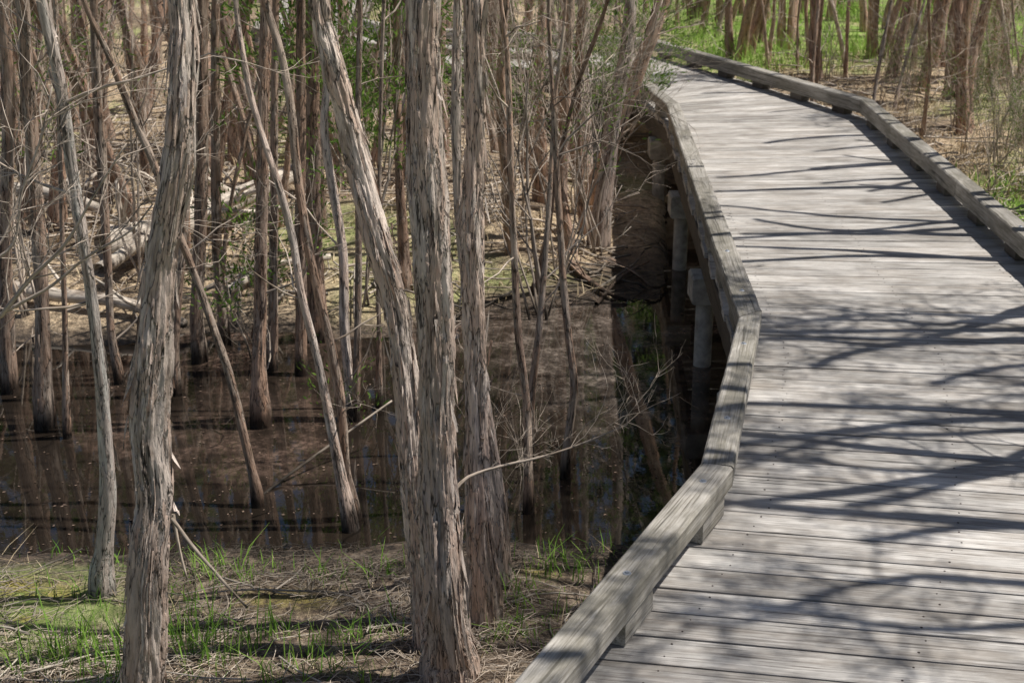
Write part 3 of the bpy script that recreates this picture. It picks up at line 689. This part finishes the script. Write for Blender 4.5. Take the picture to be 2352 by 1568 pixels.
for k,(x,y) in enumerate([(3.0,1.7),(3.4,2.5),(3.0,3.3),(3.7,3.7),(3.1,4.4),(3.9,5.0),(3.2,5.6),(3.6,6.3),(4.2,4.3),(3.7,7.2),(4.0,8.0),(4.6,6.1),(4.2,9.3),(4.9,7.5),(4.5,10.6),(5.0,11.8),(3.8,1.4),(3.4,6.9),(3.9,8.8),(3.3,4.9),(4.4,9.9),(3.5,2.0)]):
    put(shade[k%4],x,y,rnd.random()*6,rnd.uniform(.85,1.1),'paperbark on the right side of the boardwalk whose shade crosses the deck','shade trees on the right side',tl(.05))
us=[shrub(0,0,1.3,'',5,l,seed=40+k,r=.007,lev=2,loc=(0,0,0),kids=(3,5)) for k,l in enumerate((0,0,5,2))]
for k in range(52):
    for _ in range(50):
        y=rnd.uniform(11,21); x=rnd.uniform(-.38*y,.10*y)
        if not near_deck(x,y,.7) and not (y<12.5 and x>.6): break
    if k>=24:
        y=rnd.uniform(10.5,18); x=rnd.uniform(3.5,.38*y)
        if near_deck(x,y,.6): x+=1.2
    L='twiggy bush in the undergrowth beyond the pool' if k<24 else 'dry twiggy bush on the right bank among the trunks'
    put(us[k%4 if k<24 else (0,2,3)[k%3]],x,y,rnd.random()*6,rnd.uniform(.6,1.1) if k<24 else rnd.uniform(.45,.75),L,'undergrowth bushes beyond the pool' if k<24 else 'dry bushes on the right bank')
R=random.Random(900); npR=np.random.default_rng(900); mb=MB(); C=[];D=[]  # tree line beyond the frame, added to block sky reflected in the pool
for _ in range(280):
    x=R.uniform(-20,20); y=R.uniform(27,33); h=R.uniform(6,8.5) if -6<x<-2 else R.uniform(8,12); r=R.uniform(.04,.1); l=R.uniform(-.1,.1)
    tube(mb,[(x,y,-.6),(x+l*h*.5,y,h*.5),(x+l*h,y,h)],[r,r*.8,r*.3],6,seed=R.random()*9)
    for _ in range(80):
        t=R.uniform(.35,1.1); C.append((x+l*h*t+R.gauss(0,.7),y+R.gauss(0,.6),h*t)); D.append((R.gauss(0,1),R.gauss(0,1),R.gauss(0,1)))
wd=mb.build('unseen_wood',M['limb']); tag(wd,'distant wood of thin trunks and grey green crowns, added out of frame to darken pool reflections','trees',kind='stuff')
lf=MB(); leaves(lf,C,D,.55,.28,npR); o=lf.build('unseen_foliage',M['crown'],wd)

# ---------------------------------------------------------- fallen wood
def log(pxs,r0,r1,label,lift=0.,name='fallen_log',z=-.52,seed=1,m='deadwood',side=0):
    pts=[]
    for (a,b_) in pxs:
        q=at(a,b_,z); pts.append([q[0],q[1],max(gz(q[0],q[1]),-.77)+r0*.5+lift])
    pts=A(pts); base=pts[0].copy(); root=thing(name,label,'log' if name=='fallen_log' else 'branch',base)
    c=catmull(pts,.04); mb=MB(); tube(mb,c,np.linspace(r0,r1,len(c)),14 if r0>.02 else 7,barkdisp(seed,.8) if r0>.015 else None,seed=seed); mb.build('stem',M[m],root,base)
    if side:
        R=random.Random(seed); mb=MB()
        for _ in range(side):
            i=R.randint(3,len(c)-2); grow(mb,R,c[i].copy(),A([R.uniform(-1,1),R.uniform(-1,1),R.uniform(.1,.8)]),R.uniform(.3,.8),r1*.5,0,1,.15,0,(2,3))
        mb.build('side_branches',M[m],root,base)
log([(240,600),(400,560),(560,500),(700,430)],.11,.07,'thick pale fallen log lying across the far bank at the left',seed=61,side=5,lift=.13)
log([(0,640),(130,655),(280,670),(420,690)],.05,.03,'long fallen grey log parallel to the far waterline at the left',seed=62,side=4,lift=.06)
log([(10,450),(140,470),(250,500)],.06,.04,'short white fallen log behind the left shrubs',seed=63,side=3,lift=.06)
log([(230,640),(330,590),(420,540),(470,520)],.05,.03,'smaller fallen log resting against the thick pale log',seed=64,side=3,lift=.16)
log([(250,545),(330,560),(450,590)],.03,.018,'bleached fallen branch crossing behind the closest trunk',seed=65,side=3,lift=.1,name='fallen_branch')
log([(520,640),(620,600),(760,590)],.035,.02,'pale fallen branch on the far bank behind the upright brown trunk',seed=75,side=3,lift=.06,name='fallen_branch')
log([(1310,615),(1345,640),(1400,665),(1440,672)],.03,.015,'dark driftwood on the muddy shore nearest the pinkish trunk',seed=66,z=-.68,m='bark_mid',name='fallen_branch',side=3,lift=.02)
log([(1400,600),(1450,620),(1500,655),(1530,640)],.022,.01,'forked driftwood lying on muddy ground beside the piles',seed=67,z=-.68,m='bark_mid',name='fallen_branch',side=3,lift=.03)
log([(1370,690),(1430,640),(1490,610)],.014,.008,'thin dark branch crossing the driftwood by the piles',seed=68,z=-.7,m='bark_mid',name='fallen_branch',lift=.04)
log([(1290,560),(1380,580),(1450,570)],.016,.008,'pale stick on the sunlit bank above the driftwood',seed=69,z=-.62,name='fallen_branch',lift=.03,side=2)
for pl,Y0,Y1,r,lab in (([(395,1190),(440,1250),(500,1320),(568,1395)],4.8,4.6,.008,'bare stick leaning from behind the closest trunk down to the grass'),([(570,1165),(650,1100),(760,1020),(900,920)],5.85,6.5,.008,'thin branch slanting over the pool from the foot of the steep leaning stem'),([(398,1180),(412,1260),(430,1330)],4.95,4.9,.007,'short pale stick standing at the water edge by the closest trunk')):
    pts=A([onY(a,b_,Y0+(Y1-Y0)*i/(len(pl)-1)) for i,(a,b_) in enumerate(pl)]); mb=MB(); c=catmull(pts,.04); tube(mb,c,np.linspace(r,r*.6,len(c)),8)
    tag(mb.build('fallen_branch',M['litter'],off=None),lab,'branch')

# ---------------------------------------------------------- litter and grass
R=random.Random(500); npR=np.random.default_rng(500)
mb=MB(); mb2=MB()
def stick(mb,x,y,L,r,lift=0):
    a=R.random()*6.28; pts=[]; cv=R.gauss(0,.5)
    n=5
    for k in range(n):
        t=k/(n-1)-.5; xx=x+math.cos(a+cv*t)*L*t; yy=y+math.sin(a+cv*t)*L*t
        pts.append([xx,yy,gz(xx,yy)+r+lift+R.random()*.012])
    tube(mb,pts,np.linspace(r,r*.5,n),4,tint=R.random(),seed=R.random()*20)
for _ in range(6500):
    x=R.uniform(-2.2,.75); y=R.uniform(3.3,5.4)
    if nz(x*2,y*2,17)<-.12 and R.random()<.75: continue
    if R.random()<.5*mossv(x,y): continue
    stick(mb if R.random()<.2 else mb2,x,y,R.uniform(.02,.21),R.uniform(.0008,.0026),R.random()*.02)
for _ in range(55):
    stick(mb,R.uniform(-2.1,.6),R.uniform(3.4,5.2),R.uniform(.3,.7),R.uniform(.0025,.006),R.random()*.02)
for _ in range(800):
    y=R.uniform(8.6,18); x=R.uniform(-.40*y,.1*y)
    if near_deck(x,y,.1) or (x>.9 and y<12): continue
    stick(mb if R.random()<.5 else mb2,x,y,R.uniform(.15,1.0),R.uniform(.004,.013),R.random()*.04)
for _ in range(50):
    x=R.uniform(.2,1.2); y=R.uniform(8.8,12.0); stick(mb2,x,y,R.uniform(.1,.5),R.uniform(.003,.008),R.random()*.02)
for _ in range(450):
    y=R.uniform(7,18); x=R.uniform(3.2,.42*y+.5)
    if near_deck(x,y,.05): continue
    stick(mb,x,y,R.uniform(.2,.9),R.uniform(.003,.010),R.random()*.05)
tag(mb.build('stick_litter',M['deadwood']),'pale fallen sticks scattered over the banks','twigs',kind='stuff')
tag(mb2.build('twig_litter',M['litter']),'fine grey brown twig litter covering the banks','twigs',kind='stuff')
def blades(n,spots,h,w,mat_,name,label,spread,lean=.35):
    V=[];mbb=MB(); T=[]
    for (x0,y0,k,hh) in spots:
        for _ in range(k):
            x=x0+R.gauss(0,spread); y=y0+R.gauss(0,spread); z=gz(x,y)
            if z<-.76: continue
            a=R.random()*6.28; l=abs(R.gauss(0,lean))+.05; H_=hh*R.uniform(.4,1.1); d=A([math.cos(a)*l,math.sin(a)*l,1.]); s=A([-math.sin(a),math.cos(a),0])*w*.5
            b0=A([x,y,z-.01]); m1=b0+d*H_*.55; t1=b0+A([math.cos(a)*l*1.9,math.sin(a)*l*1.9,.95])*H_
            V+= [b0-s,b0+s,m1+s*.8,m1-s*.8,t1+s*.1,t1-s*.1]; T+=[R.random()]*6
    V=A(V); n_=len(V)//6; o_=np.arange(n_)[:,None]*6
    mbb.add(V,[np.concatenate([o_+A([0,1,2,3]),o_+A([3,2,4,5])])]); mbb.t[-1]=A(T)
    return tag(mbb.build(name,mat_),label,'grass',kind='stuff')
sp1=[]
for _ in range(280):
    x=R.uniform(-2.1,.7); y=R.uniform(3.4,5.4)
    if nz(x*1.1,y*1.4,3)<.0: continue
    sp1.append((x,y,R.randint(4,11),R.uniform(.04,.12)))
for (px,py,h) in [(430,1440,.24),(140,1500,.26),(230,1490,.24),(60,1510,.2),(720,1490,.15),(620,1430,.12),(880,1270,.12),(740,1270,.11),(480,1250,.14),(560,1260,.11),(1270,1245,.12),(1340,1250,.11),(1180,1330,.13),(830,1540,.13),(520,1500,.17),(900,1420,.11),(1160,1430,.11),(450,1480,.2),(180,1440,.18),(280,1540,.2),(660,1540,.13),(780,1440,.12)]:
    p=at(px,py,-.56); sp1.append((p[0],p[1],30,h))
blades(0,sp1,.2,.0052,M['grass'],'bank_grass','green grass tufts growing on the near bank',.06)
sp4=[]
for _ in range(110):
    sp4.append((R.uniform(-2.2,.75),R.uniform(3.3,5.3),5,R.uniform(.03,.07)))
blades(0,sp4,.2,.0028,M['straw'],'dry_litter_straw','dry straw strands matted on the near bank',.08,1.4)
sp2=[]
for _ in range(900):
    y=R.uniform(15.8,27); x=R.uniform(2.2,.44*y)
    if y-.25*(x-3)<16.4 or near_deck(x,y,.3) or nz(x*.7,y*.7,55)<-.15: continue
    sp2.append((x,y,14,R.uniform(.12,.4)))
for _ in range(320):
    x=R.uniform(3.2,5.2); y=R.uniform(7.5,11.4)
    if near_deck(x,y,.15): continue
    sp2.append((x,y,14,R.uniform(.05,.13)))
blades(0,sp2,.3,.012,M['far_grass'],'meadow_grass','bright green grass growing behind the trees on the right',.12)
sp3=[]
for _ in range(800):
    y=R.uniform(8.6,19); x=R.uniform(-.40*y,.1*y)
    if near_deck(x,y,.15) or (x>.6 and y<12): continue
    sp3.append((x,y,8,R.uniform(.05,.15)))
for _ in range(600):
    y=R.uniform(10.5,19); x=R.uniform(3.1,.42*y)
    if near_deck(x,y,.1): continue
    sp3.append((x,y,9,R.uniform(.06,.18)))
blades(0,sp3,.3,.009,M['straw'],'dry_grass','dry straw coloured grass over the far banks',.09,.8)
C=[];D=[]
for _ in range(4200):
    x=R.uniform(-4,1.2); y=R.uniform(5.2,9)
    if nz(x*1.2,y*1.2,12)<.05 and R.random()<.6: continue
    C.append((x,y,-.7475+R.random()*.001)); a=R.random()*6.28; D.append((math.cos(a),math.sin(a),0))
lf=MB(); C=A(C); D=A(D); n_=len(C); S=np.stack([-D[:,1],D[:,0],D[:,2]],1); L=(.004+.016*npR.random(n_))[:,None]; W=L*.3
lf.add(np.stack([C,C+D*L*.5+S*W,C+D*L,C+D*L*.5-S*W],1).reshape(-1,3),[np.arange(4*n_).reshape(-1,4)]); lf.t[-1]=np.repeat(npR.random(n_),4)
tag(lf.build('floating_leaves',M['floatleaf']),'brown leaf fragments floating on the dark pool','leaves',kind='stuff')

# ---------------------------------------------------------- light, sky, camera
EL=math.radians(62); AZ=math.radians(86)
S=Vector((math.sin(AZ)*math.cos(EL),math.cos(AZ)*math.cos(EL),math.sin(EL)))
l=bpy.data.lights.new('sun','SUN'); l.energy=5.0; l.angle=math.radians(.5); l.color=(1,.95,.875)
lo=bpy.data.objects.new('sun',l); col.objects.link(lo); lo.rotation_euler=S.to_track_quat('Z','Y').to_euler(); lo.location=(5,5,12)
w=bpy.data.worlds.new('World'); bpy.context.scene.world=w; w.use_nodes=True; nt=w.node_tree
sk=nt.nodes.new('ShaderNodeTexSky'); sk.sky_type='NISHITA'; sk.sun_disc=False; sk.sun_elevation=EL; sk.sun_rotation=AZ
bg=nt.nodes['Background']; nt.links.new(sk.outputs[0],bg.inputs[0]); bg.inputs[1].default_value=.06
cam=bpy.data.cameras.new('camera'); co=bpy.data.objects.new('camera',cam); col.objects.link(co)
co.location=(0,0,H); co.rotation_euler=(math.pi/2-P,0,0); cam.sensor_width=36; cam.lens=F/2352*36; cam.clip_end=2000; cam.clip_start=.05
cam.dof.use_dof=True; cam.dof.focus_distance=4.8; cam.dof.aperture_fstop=7.
bpy.context.scene.camera=co
vs=bpy.context.scene.view_settings; vs.view_transform='Standard'; vs.look='None'; vs.exposure=0
